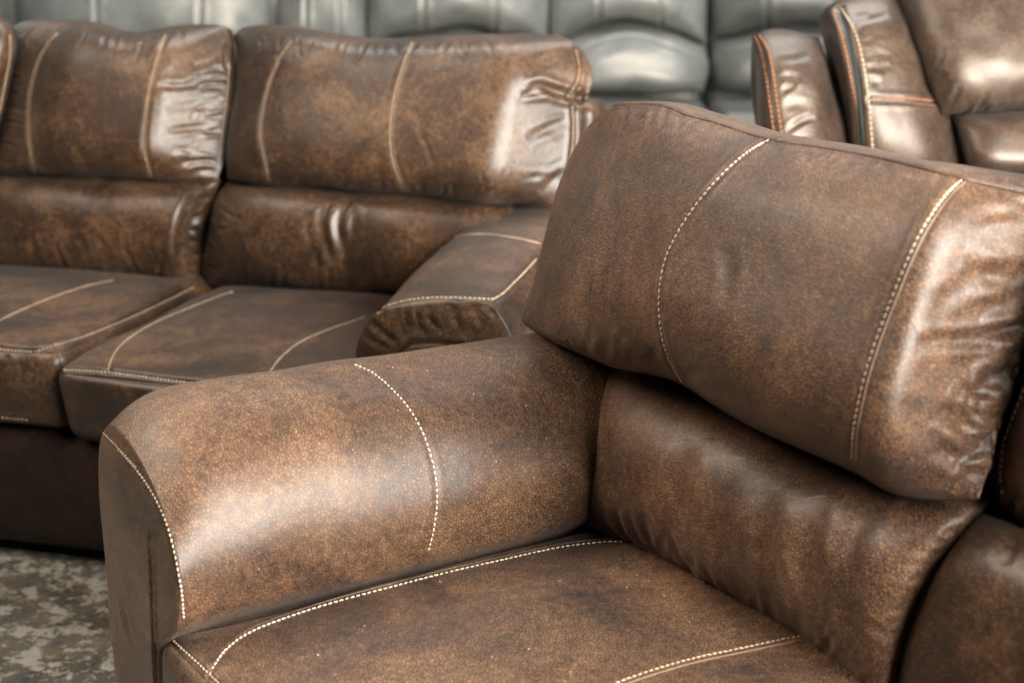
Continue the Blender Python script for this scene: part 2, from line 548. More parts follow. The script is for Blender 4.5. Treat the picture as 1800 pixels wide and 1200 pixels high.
# arm
prof = [(0.0, .03), (0.0, .25), (.004, .42), (-.016, .462), (-.060, .505), (-.078, .58), (-.06, .64), (-.015, .688),
        (.05, .720), (.115, .731), (.165, .718), (.203, .68), (.218, .60), (.214, .45), (.207, .30), (.20, .15), (.197, .03), (.1, .028)]
def arm_shape(q, d):
    q = q.copy()
    k = max(0.0, 1 - d / .085)
    s = np.clip((q[:, 1] - .5) / .2, 0, 1)
    q[:, 1] -= .034 * k ** 2.2 * s * s * (3 - 2 * s)
    inn = np.clip((.10 - q[:, 0]) / .15, 0, 1)
    q[:, 0] += inn * .006 * math.sin(d * 9) + .012 * inn * max(0, d - .35) / .3
    q[:, 1] += .006 * np.clip((q[:, 1] - .6) / .1, 0, 1) * math.sin(d * 7 + .5)
    return q
arm = sweep(S1, prof, 0.0, .86, arm_shape, n=230, npf=240)
arm_seam = [(176, 760), (205, 790), (240, 830), (268, 872), (290, 920), (306, 980), (316, 1040), (320, 1088)]
arm_mid = [(622, 640), (655, 655), (690, 685), (722, 722), (748, 772), (764, 830), (768, 880), (762, 930), (753, 968)]
lumps(arm, .0018, .2, 3)
strokes(arm, [(arm_mid, 1.0009, .003), (arm_seam, 1.001, .003),
              ([(266, 935), (264, 960), (268, 1010), (271, 1080), (274, 1150), (276, 1230)], .007, .0036),
              ([(258, 940), (268, 938), (285, 936)], .003, .006),
              ([(218, 1085), (240, 1105), (262, 1120)], .0015, .008),
              ([(216, 1050), (222, 1090), (235, 1130)], .0015, .01)]
        + gathers([(230, 800), (170, 757)], (1, -.6), 7, (15, 45), (.0004, .0012), (.004, .008), 5)
        + gathers([(1095, 665), (1040, 740), (1012, 830)], (-1, .1), 9, (25, 70), (.0004, .0012), (.004, .009), 6))
o = link('arm', arm, BR, r1, r1)
bv = arm.bvh()
stitch(o, arm, arm_mid, TH, r1, bv=bv, rad=.0011, length=.0055)
stitch(o, arm, [(x + 3, y - 1) for x, y in arm_seam[1:]], TH, r1, bv=bv, pitch=.0068, length=.0050, rad=.0012)
stitch(o, arm, [(178, 757), (207, 786), (240, 822)], TH2, r1, bv=bv, rad=.0009)

LINT = thread('pale_lint', (.36, .33, .28))
def lint(part, bv, pts, root):
    V = []
    for x, y in pts:
        a = rng.uniform(0, 6.28); k = rng.uniform(1, 2.2)
        P, N = cast(bv, [(x, y), (x + k * math.cos(a), y + k * math.sin(a))], 8)
        if len(P) > 2: V.append(beads(P, N, .003, .0022, .0006, .0002))
    link('lint', join(V), LINT, part, root)['kind'] = 'stuff'
lint(o, bv, [(750, 651), (925, 712), (832, 692), (700, 722), (690, 646), (1086, 724), (620, 790), (905, 640), (872, 812), (960, 770), (520, 760), (455, 1000)], r1)

# seat cushions
def seat_warp(P):
    P = P.copy()
    P[:, 0] += .024 * np.clip(1 - P[:, 1] / .07, 0, 1) ** 2 * np.clip((P[:, 0] + .1) / .08, 0, 1)
    return P
seat = rounded_box(S1, (-.66, -.020), (-.004, .76), (.27, .470), .026, (0, .0, 0, .012, .018, 0), n=230, warp=seat_warp)
lumps(seat, .0022, .22, 5)
sl1 = [(368, 1188), (380, 1163), (402, 1136), (440, 1110), (500, 1086), (580, 1060), (680, 1033), (780, 1007), (880, 984), (980, 962), (1050, 953), (1106, 951)]
sl2 = [(1040, 1222), (1085, 1199), (1150, 1176), (1220, 1156), (1300, 1139), (1372, 1124), (1420, 1116)]
se1 = [(286, 1112), (310, 1134), (345, 1166), (378, 1198), (410, 1232)]
strokes(seat, [(sl1, 1.0013, .0035), (sl2, 1.0013, .0035), (se1, 1.001, .003),
               ([(860, 1100), (960, 1095), (1060, 1110)], .0016, .03), ([(600, 1120), (700, 1160), (820, 1170)], .0015, .035)]
        + gathers([(1130, 965), (1300, 1065), (1420, 1150)], (-1, -.05), 9, (30, 90), (.0006, .0016), (.006, .012), 8))
o = link('seat_cushion', seat, BR, r1, r1)
bv = seat.bvh()
stitch(o, seat, sl1, TH, r1, bv=bv, rad=.0012, welt=(-3, -5, BR))
stitch(o, seat, sl2, TH2, r1, bv=bv, welt=(4, 7, PIPE))
stitch(o, seat, [(x + 4, y) for x, y in se1], TH2, r1, bv=bv, rad=.0012)
lint(o, bv, [(865, 1155), (772, 1022), (1212, 1092), (1101, 1032), (1166, 1046), (984, 1020), (640, 1100), (1236, 1022), (560, 1150), (1120, 1010), (700, 1080), (930, 1140)], r1)
seatb = rounded_box(S1, (-1.34, -.665), (-.004, .76), (.27, .466), .02, (0, .0, 0, .012, .022, 0), n=60)
link('seat_cushion', seatb, BR, r1, r1)

# lumbar cushions
lt = [(1085, 640), (1180, 665), (1300, 730), (1450, 800), (1600, 850), (1735, 880)]
lb = [(988, 934), (1060, 956), (1115, 975), (1200, 1018), (1300, 1072), (1400, 1132), (1470, 1196), (1565, 1320)]
ll = [(1085, 640), (1062, 672), (1032, 725), (1004, 790), (984, 860), (988, 934)]
lr = [(1735, 880), (1706, 932), (1664, 990), (1630, 1055), (1604, 1122), (1588, 1188), (1565, 1320)]
lum = pillow(S1, lt, lb, ll, lr, (.70, .70, .69, .69), .11, .1, pu=9, pv=2.6, skew=-.22, nu=420, nv=240)
lumps(lum, .0035, .2, 8)
cre = [([(1078, 880), (1092, 930), (1118, 962)], .003, .009), ([(1130, 900), (1140, 950), (1170, 985)], .003, .010),
       ([(1160, 880), (1180, 950), (1215, 1010)], .003, .011), ([(1105, 900), (1125, 950), (1155, 975)], .003, .008),
       ([(1440, 870), (1420, 960), (1435, 1060), (1450, 1120)], .004, .020), ([(1480, 930), (1478, 1040), (1500, 1150)], .004, .016),
       ([(1290, 800), (1260, 880), (1275, 980), (1320, 1050)], .003, .020), ([(1350, 860), (1345, 960), (1380, 1060)], .004, .016),
       ([(1540, 850), (1500, 940), (1510, 1040)], .0035, .018), ([(1210, 770), (1190, 850), (1210, 930)], .0035, .018)]
lge = [(1705, 900), (1650, 975), (1610, 1050), (1575, 1130), (1560, 1190)]
cre += gathers(lge, (-1, .28), 20, (20, 85), (.0006, .0018), (.005, .009), 11)
cre += gathers([(1150, 975), (1300, 1065), (1500, 1190)], (-.25, -1), 12, (40, 130), (.0008, .002), (.006, .012), 12)
strokes(lum, cre)
o = link('lumbar_cushion', lum, BR, r1, r1)

lt2 = [(1722, 896), (1800, 930), (1950, 990), (2150, 1060)]
lb2 = [(1548, 1300), (1700, 1350), (1850, 1440), (2050, 1560)]
ll2 = [(1722, 896), (1680, 941), (1634, 1000), (1600, 1066), (1574, 1140), (1548, 1300)]
lr2 = [(2150, 1060), (2100, 1200), (2070, 1350), (2050, 1560)]
lum2 = pillow(S1, lt2, lb2, ll2, lr2, (.70, .70, .68, .68), .085, .1, pu=14, pv=2.6, nu=160, nv=140)
lumps(lum2, .003, .2, 12)
strokes(lum2, gathers([(1740, 920), (1800, 940), (1880, 980)], (-.2, 1), 6, (30, 70), (.001, .002), (.006, .012), 13))
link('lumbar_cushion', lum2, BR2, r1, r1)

# back cushions
ht = [(1062, 192), (1088, 178), (1125, 176), (1180, 181), (1230, 196), (1290, 214), (1350, 233), (1430, 246), (1500, 256), (1600, 274), (1700, 292), (1850, 322)]
hb = [(918, 572), (960, 597), (1020, 622), (1075, 644), (1130, 656), (1190, 676), (1250, 716), (1310, 752), (1400, 795), (1500, 836), (1560, 866), (1620, 876), (1718, 872)]
hl = [(1062, 192), (1040, 215), (1016, 255), (998, 295), (978, 345), (961, 400), (946, 450), (930, 505), (914, 552), (918, 572)]
hr = [(1850, 322), (1856, 400), (1842, 480), (1815, 580), (1795, 650), (1762, 745), (1742, 810), (1718, 872)]
head = pillow(S1, ht, hb, hl, hr, (.78, .78, .65, .65), .16, .11, pu=3.0, pv=4, ua=.5, er=.42, nu=520, nv=330)
lumps(head, .003, .25, 21)
topseam = [(1075, 190), (1120, 184), (1175, 190), (1210, 204), (1255, 216), (1350, 246), (1430, 258), (1500, 270), (1600, 291), (1690, 314), (1800, 338)]
h1 = [(1352, 246), (1322, 262), (1290, 287), (1255, 322), (1222, 362), (1192, 408), (1170, 455), (1160, 505), (1159, 550), (1166, 600), (1180, 640), (1200, 672)]
h2 = [(1690, 317), (1668, 336), (1642, 370), (1615, 415), (1590, 470), (1568, 525), (1545, 585), (1525, 645), (1510, 705), (1500, 760), (1497, 806)]
cre = [(topseam, 1.003, .0035), (h1, 1.0018, .004), (h2, 1.0018, .004),
       ([(1810, 575), (1760, 588), (1700, 597), (1640, 600), (1610, 606)], .005, .007),
       ([(1805, 566), (1770, 575), (1720, 583)], .003, .006),
       ([(1830, 490), (1780, 492), (1730, 482), (1690, 468)], .005, .011),
       ([(1820, 530), (1770, 528), (1720, 540)], .004, .009),
       ([(1640, 540), (1680, 512), (1720, 492), (1770, 480)], .002, .009),
       ([(1790, 640), (1755, 655), (1715, 672)], .007, .010), ([(1780, 665), (1740, 678), (1710, 690)], .006, .010),
       ([(1650, 715), (1690, 742), (1715, 768), (1745, 770)], .006, .010),
       ([(1752, 782), (1720, 790), (1690, 788)], .005, .009), ([(1640, 785), (1690, 805), (1735, 822)], .004, .009),
       ([(1738, 840), (1700, 832), (1665, 826)], .004, .008), ([(1728, 858), (1690, 852), (1650, 850)], .003, .007),
       ([(1590, 700), (1630, 760), (1660, 800)], .0015, .012),
       ([(1270, 430), (1280, 480), (1265, 540)], .001, .01),
       ([(1180, 440), (1165, 520), (1178, 610)], .0, .02)]
cre += gathers([(1800, 600), (1765, 720), (1735, 820), (1715, 870)], (-1, .12), 16, (30, 120), (.0008, .0028), (.004, .009), 23)
cre += gathers([(1840, 350), (1845, 450), (1815, 560)], (-1, .25), 9, (60, 170), (.0008, .0026), (.006, .011), 24)
cre += gathers([(1100, 190), (1180, 195), (1250, 220)], (-.6, 1), 10, (20, 60), (.0006, .0015), (.004, .008), 25)
cre += gathers([(1000, 610), (1100, 650), (1190, 672)], (.25, -1), 10, (30, 90), (.0006, .0016), (.006, .012), 26)
cre += gathers([(1350, 250), (1500, 275), (1680, 315)], (-.3, 1), 14, (15, 50), (.0004, .001), (.005, .009), 27)
strokes(head, cre)
o = link('back_cushion', head, BR, r1, r1)
bv = head.bvh()
P, N = cast(bv, topseam[2:], 260)
link('piping', cord(smooth3(P), smooth3(N), .0022, .0006), BR, o, r1)
stitch(o, head, h1, TH, r1, bv=bv, rad=.0012)
stitch(o, head, h2, TH, r1, bv=bv, rad=.0013, welt=(7, 3, PIPE))

ht2 = [(1870, 330), (2000, 370), (2200, 420), (2400, 470)]
hb2 = [(1752, 885), (1790, 925), (1900, 985), (2100, 1060)]
hl2 = [(1870, 330), (1862, 480), (1818, 620), (1775, 720), (1752, 800), (1752, 885)]
hr2 = [(2400, 470), (2350, 650), (2250, 850), (2100, 1060)]
head2 = pillow(S1, ht2, hb2, hl2, hr2, (.77, .77, .71, .71), .07, .11, pu=5, pv=2.6, nu=160, nv=160)
strokes(head2, gathers([(1750, 870), (1800, 925), (1900, 985)], (.3, -1), 8, (30, 90), (.002, .004), (.006, .012), 33)
        + [([(1808, 650), (1780, 715), (1760, 770), (1752, 830), (1756, 880)], 1.004, .005)])
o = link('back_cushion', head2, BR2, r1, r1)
stitch(o, head2, [(1812, 655), (1786, 720), (1766, 775), (1759, 830), (1762, 870)], TH2, r1)

# carcass: the seat base and back frame
link('seat_base', rounded_box(S1, (-1.36, .0), (.03, .85), (.04, .268), .012, n=24), BR2, r1, r1)
link('back_frame', rounded_box(S1, (-1.36, .205), (.735, .93), (.04, .93), .03, (0, 0, .01, 0, .01, 0), n=60), BR, r1, r1)

# ================================================================== LEFT SOFA BEHIND
r2 = thing('sofa', 'wide brown leather sofa with a low square gathered arm, behind the front arm', 'sofa',
           tuple(S2.P(-.1, .45, 0)), 'brown leather sofas with cream stitching')
# arm
prof2 = [(-.600, .03), (-.600, .25), (-.604, .42), (-.610, .50), (-.628, .558), (-.662, .598), (-.71, .622), (-.78, .636), (-.84, .640),
         (-.885, .634), (-.912, .612), (-.935, .55), (-.935, .45), (-.92, .3), (-.905, .03), (-.75, .028)]
def arm2_shape(q, d):
    q = q.copy()
    k = max(0.0, 1 - (d - .09) / .05)
    s = np.clip((q[:, 1] - .5) / .1, 0, 1)
    q[:, 1] += .016 * s * math.sin(math.pi * min(1, max(0, (d - .09) / .6))) * np.sin(np.pi * np.clip((-.60 - q[:, 0]) / .33, 0, 1))
    q[:, 1] += .095 * s * max(0, d - .14)
    q[:, 0] -= .075 * np.clip((-.66 - q[:, 0]) / -.06, 0, 1) * s * max(0, d - .1)
    return q
arm2 = sweep(S2, prof2, .09, 1.0, arm2_shape, n=150, npf=200, cap_round=.012, tilt=.20)
a2s = [(626, 640), (625, 610), (632, 585), (650, 560), (680, 541), (715, 531), (760, 526), (810, 526), (850, 528), (868, 529)]
a2r = [(868, 529), (885, 519), (905, 500), (925, 480), (945, 458)]
a2m = [(785, 421), (820, 413), (860, 412), (905, 418), (950, 428)]
fold = [([(672, 542), (675, 560), (676, 575)], .005, .006), ([(715, 540), (720, 565), (726, 582)], .006, .007),
        ([(652, 560), (680, 590), (700, 602)], .006, .007), ([(705, 560), (712, 590), (722, 600)], .004, .007),
        ([(752, 538), (758, 560), (775, 585)], .006, .007), ([(790, 535), (800, 560), (812, 585)], .005, .007),
        ([(836, 536), (842, 560), (850, 575)], .005, .007), ([(735, 545), (742, 575), (755, 592)], .004, .007),
        ([(775, 545), (786, 570), (794, 588)], .003, .006), ([(636, 585), (660, 600), (690, 612)], .004, .007),
        ([(690, 636), (700, 618), (722, 605), (760, 602), (810, 606)], 1.006, .005),
         ([(868, 529), (868, 531)], 0, .01)]
fold += gathers([(640, 575), (690, 542), (760, 532), (860, 534)], (.25, 1), 24, (14, 52), (.0018, .004), (.004, .007), 41)
fold += gathers([(875, 530), (900, 510), (930, 478)], (.3, 1), 7, (20, 50), (.001, .002), (.004, .008), 42)
lumps(arm2, .002, .18, 9)
strokes(arm2, fold + [(a2s, 1.002, .004), (a2m, 1.002, .005), (a2r, 1.002, .004)])
o = link('arm', arm2, BR2, r2, r2)
bv = arm2.bvh()
stitch(o, arm2, [(x, y - 3) for x, y in a2s[2:]], TH, r2, bv=bv, rad=.0014, pitch=.009, length=.007)
stitch(o, arm2, [(x - 2, y - 3) for x, y in a2r], TH2, r2, bv=bv, rad=.0014)
stitch(o, arm2, a2m, TH2, r2, bv=bv, rad=.0012, pitch=.006)

# seats
def s2w(P):
    P = P.copy()
    P[:, 1] += .28 * (.45 - P[:, 2]) * np.clip(1 - P[:, 1] / .3, 0, 1)
    P[:, 1] -= .03 * np.clip(-P[:, 0] / .42, 0, 1.2) * np.clip(1 - P[:, 1] / .3, 0, 1)
    return P
seat2 = rounded_box(S2, (-.598, -.004), (.0, .80), (.30, .466), .034, (0, 0, 0, .015, .03, 0), n=200, warp=s2w)
lumps(seat2, .002, .25, 15)
q1 = [(190, 652), (196, 630), (212, 607), (240, 585), (280, 563), (330, 542), (375, 524), (410, 512)]
q2 = [(470, 668), (480, 645), (500, 622), (530, 600), (575, 580), (640, 558)]
q3 = [(88, 649), (150, 651), (200, 655), (270, 664), (340, 673), (412, 682), (480, 690)]
q4 = [(100, 767), (135, 773), (170, 778), (220, 784)]
strokes(seat2, [(q1, 1.002, .006), (q2, 1.002, .006), (q3, 1.002, .004), (q4, 1.002, .004)])
o = link('seat_cushion', seat2, BR2, r2, r2); bv = seat2.bvh()
stitch(o, seat2, q1, TH2, r2, bv=bv, rad=.0012)
stitch(o, seat2, q2, TH2, r2, bv=bv, rad=.0014)
stitch(o, seat2, q3, TH, r2, bv=bv, rad=.0013, pitch=.0085, length=.0055)
stitch(o, seat2, q4, TH2, r2, bv=bv, rad=.0013, pitch=.0085, length=.0055)

def s3w(P):
    P = P.copy()
    P[:, 0] += .02 * np.clip(1 - P[:, 1] / .2, 0, 1)
    P[:, 1] += .22 * (.47 - P[:, 2]) * np.clip(1 - P[:, 1] / .3, 0, 1)
    P[:, 1] += .10 * np.clip((P[:, 0] - .02) / .5, 0, 2)* np.clip(1 - P[:, 1] / .3, 0, 1)
    return P
seat3 = rounded_box(S2, (.004, .66), (.055, .80), (.312, .486), .034, (0, .0, 0, .016, .03, 0), n=200)
lumps(seat3, .0022, .25, 16)
q5 = [(-40, 606), (0, 613), (30, 616), (58, 618)]
q6 = [(60, 618), (100, 606), (150, 590), (220, 562), (290, 530), (340, 505)]
q7 = [(-20, 572), (30, 548), (90, 523), (150, 503), (200, 492)]
q8 = [(-20, 730), (0, 733), (30, 736), (50, 738)]
strokes(seat3, [(q5, 1.002, .004), (q6, 1.002, .004), (q7, 1.0015, .005), (q8, 1.002, .004)]
        + gathers([(0, 620), (60, 622)], (.1, 1), 5, (15, 50), (.001, .002), (.005, .009), 18))
o = link('seat_cushion', seat3, BR2, r2, r2); bv = seat3.bvh()
stitch(o, seat3, q5, TH, r2, bv=bv, rad=.0013, pitch=.0085, length=.0055)
stitch(o, seat3, q6, TH2, r2, bv=bv, rad=.0013, pitch=.0085, length=.0055)
stitch(o, seat3, q7, TH2, r2, bv=bv, rad=.0012)
stitch(o, seat3, q8, TH2, r2, bv=bv, rad=.0012, pitch=.0085, length=.0055)

# lumbar cushions of the left sofa
m_ = pillow(S2, [(-70, 298), (0, 300), (200, 306), (388, 316)], [(-70, 486), (0, 487), (150, 490), (270, 500), (350, 506)],
            [(-70, 298), (-85, 350), (-85, 430), (-70, 486)], [(388, 316), (376, 345), (362, 390), (354, 440), (354, 480), (350, 506)],
            (.76, .76, .75, .75), .13, .08, pu=5, pv=2.6, er=.72, skew=-.2, nu=330, nv=170)
lumps(m_, .003, .2, 51)
strokes(m_, gathers([(378, 335), (360, 400), (352, 490)], (-1, .3), 14, (20, 60), (.002, .005), (.006, .011), 52, .25)
        + gathers([(20, 470), (150, 480), (340, 495)], (-.35, -1), 16, (40, 110), (.001, .003), (.008, .016), 53, .2)
        + [([(372, 345), (345, 375), (335, 420), (345, 470)], .008, .014)])
link('lumbar_cushion', m_, BR2, r2, r2)
m_ = pillow(S2, [(396, 318), (550, 326), (700, 336), (900, 354)], [(356, 508), (450, 518), (560, 524), (650, 530), (860, 545)],
            [(396, 318), (376, 350), (363, 400), (356, 450), (354, 485), (356, 508)], [(900, 354), (915, 410), (900, 480), (860, 545)],
            (.76, .76, .76, .76), .12, .08, pu=6, pv=2.2, nu=330, nv=170)
lumps(m_, .003, .2, 55)
strokes(m_, [([(575, 350), (565, 390), (572, 430), (592, 470)], .0065, .012), ([(612, 352), (596, 390), (600, 430), (606, 470)], .0065, .011),
             ([(548, 370), (548, 420), (560, 470)], .005, .014), ([(630, 360), (618, 400), (612, 450)], .004, .012)]
        + gathers([(380, 350), (360, 420), (356, 500)], (1, .35), 9, (15, 60), (.001, .003), (.006, .010), 56)
        + gathers([(400, 505), (550, 515), (700, 515)], (-.1, -1), 14, (30, 110), (.001, .003), (.008, .016), 57, .2))
link('lumbar_cushion', m_, BR2, r2, r2)

# back cushions of the left sofa
hA = pillow(S2, [(24, 48), (50, 36), (110, 34), (165, 39), (215, 52), (250, 55), (295, 46), (345, 40), (388, 42), (410, 54)],
            [(-14, 306), (60, 309), (150, 310), (250, 315), (320, 324), (360, 326), (384, 318)],
            [(24, 48), (27, 90), (20, 130), (8, 190), (-4, 250), (-14, 306)], [(410, 54), (415, 100), (411, 160), (402, 220), (394, 280), (384, 318)],
            (.87, .87, .73, .73), .15, .09, pu=3.0, pv=5, ua=.45, er=.22, nu=380, nv=260)
lumps(hA, .002, .2, 61)
a1 = [(100, 58), (82, 78), (65, 110), (53, 150), (48, 190), (49, 240), (55, 280), (62, 302)]
a2 = [(290, 62), (280, 90), (268, 130), (258, 180), (252, 230), (254, 270), (266, 312)]
cre = [(a1, 1.002, .006), (a2, 1.002, .006), ([(400, 70), (396, 110), (404, 125)], .003, .006),
       ([(408, 62), (370, 82), (330, 110), (300, 140)], .003, .014), ([(404, 82), (380, 98), (345, 120)], .0025, .009),
       ([(275, 150), (310, 152), (355, 146)], .003, .008), ([(290, 190), (340, 186), (395, 178)], .0015, .010),
       ([(295, 230), (345, 225), (388, 226)], .0025, .008), ([(300, 262), (345, 262), (385, 262)], .0012, .008),
       ([(300, 290), (345, 284), (384, 288)], .0025, .010), ([(320, 312), (350, 300), (382, 300)], .004, .008)]
cre += gathers([(402, 90), (400, 200), (386, 300)], (-1, .05), 26, (25, 90), (.0006, .0016), (.005, .010), 62, .2)
cre += gathers([(50, 45), (150, 42), (250, 60), (330, 50)], (-.55, 1), 14, (25, 70), (.001, .0022), (.006, .011), 63, .2)
cre += gathers([(20, 110), (10, 190), (-5, 280)], (1, .3), 6, (20, 45), (.001, .003), (.005, .009), 64, .2)
strokes(hA, cre)
o = link('back_cushion', hA, BR2, r2, r2); bv = hA.bvh()
stitch(o, hA, a1, TH2, r2, bv=bv, rad=.0011, welt=(4, 0, PIPE), pitch=.006, length=.005)
stitch(o, hA, a2, TH2, r2, bv=bv, rad=.0011, welt=(4, 0, PIPE), pitch=.006, length=.005)
stitch(o, hA, [(403, 110), (400, 160), (392, 220), (386, 270), (380, 305)], TH2, r2, bv=bv, rad=.0012, pitch=.006, length=.005)

hB = pillow(S2, [(408, 62), (428, 48), (470, 44), (530, 50), (600, 62), (690, 67), (780, 66), (860, 61), (930, 58), (980, 61)],
            [(400, 316), (470, 326), (600, 334), (700, 341), (780, 351), (850, 358), (920, 358), (985, 362)],
            [(408, 62), (414, 100), (410, 160), (401, 220), (397, 275), (400, 316)],
            [(980, 61), (1014, 78), (1036, 108), (1044, 140), (1036, 166), (1026, 190), (1020, 240), (1008, 300), (985, 362)],
            (.87, .87, .73, .73), .135, .09, pu=3.0, pv=5, ua=.5, er=.42, nu=460, nv=270)
lumps(hB, .002, .22, 71)
b1 = [(512, 72), (492, 100), (474, 140), (462, 185), (457, 225), (461, 265), (473, 318)]
b2 = [(724, 76), (710, 110), (697, 150), (688, 200), (686, 250), (694, 295), (712, 338)]
b3 = [(1012, 88), (1018, 115), (1016, 140), (1006, 158), (998, 172)]
b4 = [(1006, 186), (1008, 220), (1006, 260), (998, 310)]
cre = [(b1, 1.002, .006), (b2, 1.002, .006), (b3, 1.003, .005), (b4, 1.003, .005),
       ([(1018, 172), (1000, 168), (975, 160), (950, 152), (925, 158)], .007, .010), ([(960, 165), (935, 165), (915, 168)], .003, .007),
       ([(1035, 168), (1022, 172), (1010, 172)], .008, .010),
       ([(735, 190), (738, 230), (755, 270), (765, 310)], .0014, .006), ([(1000, 215), (960, 228), (925, 245)], .0025, .010),
       ([(1000, 300), (970, 320), (950, 340)], .003, .012), ([(1000, 95), (960, 105), (930, 120)], .003, .012)]
cre += gathers([(440, 60), (600, 70), (800, 72), (900, 68)], (-.2, 1), 22, (20, 60), (.0008, .0025), (.006, .012), 72, .3)
cre += gathers([(1005, 190), (1000, 260), (985, 330)], (-1, .3), 8, (30, 80), (.0005, .0015), (.006, .012), 73, .25)
cre += gathers([(500, 325), (700, 338), (900, 352)], (.15, -1), 14, (20, 60), (.0008, .002), (.006, .012), 74, .3)
strokes(hB, cre)
o = link('back_cushion', hB, BR2, r2, r2); bv = hB.bvh()
stitch(o, hB, b1, TH2, r2, bv=bv, rad=.0011, welt=(4, 0, PIPE), pitch=.006, length=.005)
stitch(o, hB, b2, TH2, r2, bv=bv, rad=.0011, welt=(5, 0, PIPE), pitch=.006, length=.005)
stitch(o, hB, b3, TH2, r2, bv=bv, rad=.0012, pitch=.009, length=.007)
stitch(o, hB, b4, TH2, r2, bv=bv, rad=.0012, pitch=.009, length=.007)

hC = pillow(S2, [(-330, 50), (-200, 20), (-60, 20), (-5, 28), (18, 46)], [(-330, 300), (-200, 306), (-100, 308), (-24, 304)],
            [(-330, 50), (-345, 150), (-340, 230), (-330, 300)], [(18, 46), (24, 80), (16, 130), (4, 190), (-10, 250), (-24, 304)],
            (.79, .77, .76, .74), .12, .09, pu=3.4, pv=2.6, nu=160, nv=160)
o = link('back_cushion', hC, BR2, r2, r2)
stitch(o, hC, [(17, 62), (17, 100), (8, 150), (-2, 200)], TH2, r2, rad=.002, pitch=.008, length=.006)

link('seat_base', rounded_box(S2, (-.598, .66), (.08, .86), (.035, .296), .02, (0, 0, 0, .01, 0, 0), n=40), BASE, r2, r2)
link('back_frame', rounded_box(S2, (-.935, .80), (.86, 1.02), (.035, .925), .03, (0, 0, .01, 0, .01, 0), n=60), BR2, r2, r2)

# ================================================================== GLOSSY RECLINER (top right)
r4 = thing('recliner', 'glossy brown leather recliner with orange contrast stitching behind the right back cushion', 'recliner', tuple(S4.P(0, .3, 0)))
def rp(name, t, b, l, r, d, T, cre=(), nu=200, nv=200, pu=3, pv=3, par=None, Tb=.08, sd=1):
    m = pillow(S4, t, b, l, r, d, T, Tb, pu, pv, nu, nv)
    lumps(m, .003, .15, sd)
    strokes(m, list(cre))
    return link(name, m, RC, r4, r4), m
# outer back wing
oW, mW = rp('side_wing', [(1322, 66), (1345, 54), (1390, 52), (1440, 66)], [(1345, 330), (1400, 335), (1450, 338), (1505, 340)],
            [(1322, 66), (1326, 120), (1330, 200), (1345, 330)], [(1440, 66), (1462, 120), (1484, 200), (1512, 340)], (.36, .36, .24, .24), .17,
            gathers([(1364, 100), (1376, 200), (1382, 260)], (1, -.35), 6, (30, 60), (.0015, .004), (.009, .014), 81, .2), sd=81)
for dx, mt in ((0, TO), (-13, TO)):
    stitch(oW, mW, [(1334 + dx * .6, 62), (1350 + dx, 88), (1359 + dx, 130), (1366 + dx, 180), (1373 + dx, 232), (1378 + dx, 290)], mt, r4, pitch=.012, length=.011, rad=.0022)
oP, mP = rp('inner_wing', [(1440, 36), (1460, 10), (1500, -6), (1590, -6)], [(1500, 330), (1560, 335), (1640, 340), (1730, 345)],
            [(1440, 36), (1462, 110), (1482, 200), (1500, 330)], [(1590, -6), (1625, 80), (1670, 180), (1730, 345)], (.36, .36, .2, .2), .16,
            gathers([(1500, 20), (1515, 90), (1525, 150)], (1, -.2), 8, (25, 60), (.0015, .004), (.008, .014), 82, .2)
            + [([(1530, 176), (1580, 177), (1650, 180)], 1.004, .006), ([(1475, 15), (1492, 80), (1505, 160), (1512, 240), (1518, 320)], 1.006, .008)], sd=82)
stitch(oP, mP, [(1478, 14), (1502, 55), (1517, 110), (1526, 170), (1532, 240), (1537, 300)], TH2, r4, pitch=.012, length=.011, rad=.0024)
stitch(oP, mP, [(1464, 18), (1482, 70), (1496, 140), (1508, 210), (1514, 300)], TO, r4, pitch=.012, length=.011, rad=.0022)
stitch(oP, mP, [(1532, 173), (1580, 172), (1648, 178)], TO, r4, pitch=.010, length=.009, rad=.0022, welt=(0, 8, PIPE))
for k, xx in enumerate((1472, 1478)):
    bb = mP.bvh(); P, N = cast(bb, [(xx, 24), (xx + 19, 80), (xx + 31, 150), (xx + 38, 220), (xx + 43, 300)], 60)
    link('piping', cord(smooth3(P), smooth3(N), .003, .001), TB if k else GD, oP, r4)
oC, mC = rp('back_cushion', [(1572, -40), (1640, -70), (1800, -80), (2000, -70)], [(1655, 205), (1740, 196), (1850, 193), (2010, 200)],
            [(1572, -40), (1590, 30), (1622, 120), (1655, 205)], [(2000, -70), (2030, 20), (2030, 120), (2010, 200)], (.34, .34, .14, .14), .15,
            gathers([(1640, 120), (1665, 200), (1760, 196)], (.7, -1), 8, (25, 60), (.002, .005), (.008, .014), 83), pu=2.6, pv=2.6, sd=83, nu=260, nv=220)
oL, mL = rp('lumbar_cushion', [(1665, 196), (1740, 190), (1850, 188), (2010, 192)], [(1705, 300), (1760, 312), (1860, 318), (2010, 320)],
            [(1665, 196), (1680, 230), (1692, 265), (1705, 300)], [(2010, 192), (2024, 230), (2024, 280), (2010, 320)], (.20, .20, .10, .10), .13, sd=84, nu=220, nv=120)
m_ = rp('seat_cushion', [(1690, 330), (1760, 328), (1860, 328), (2010, 330)], [(1690, 430), (1760, 440), (1860, 445), (2010, 450)],
        [(1690, 330), (1685, 380), (1690, 430)], [(2010, 330), (2020, 390), (2010, 450)], (.2, .2, .0, .0), .25, sd=85, nu=60, nv=60)
link('back_frame', rounded_box(S4, (-.62, .17), (.37, .52), (.04, .98), .04, n=40), RC, r4, r4)
link('seat_base', rounded_box(S4, (-.62, .10), (-.35, .36), (.04, .45), .03, n=40), RC, r4, r4)

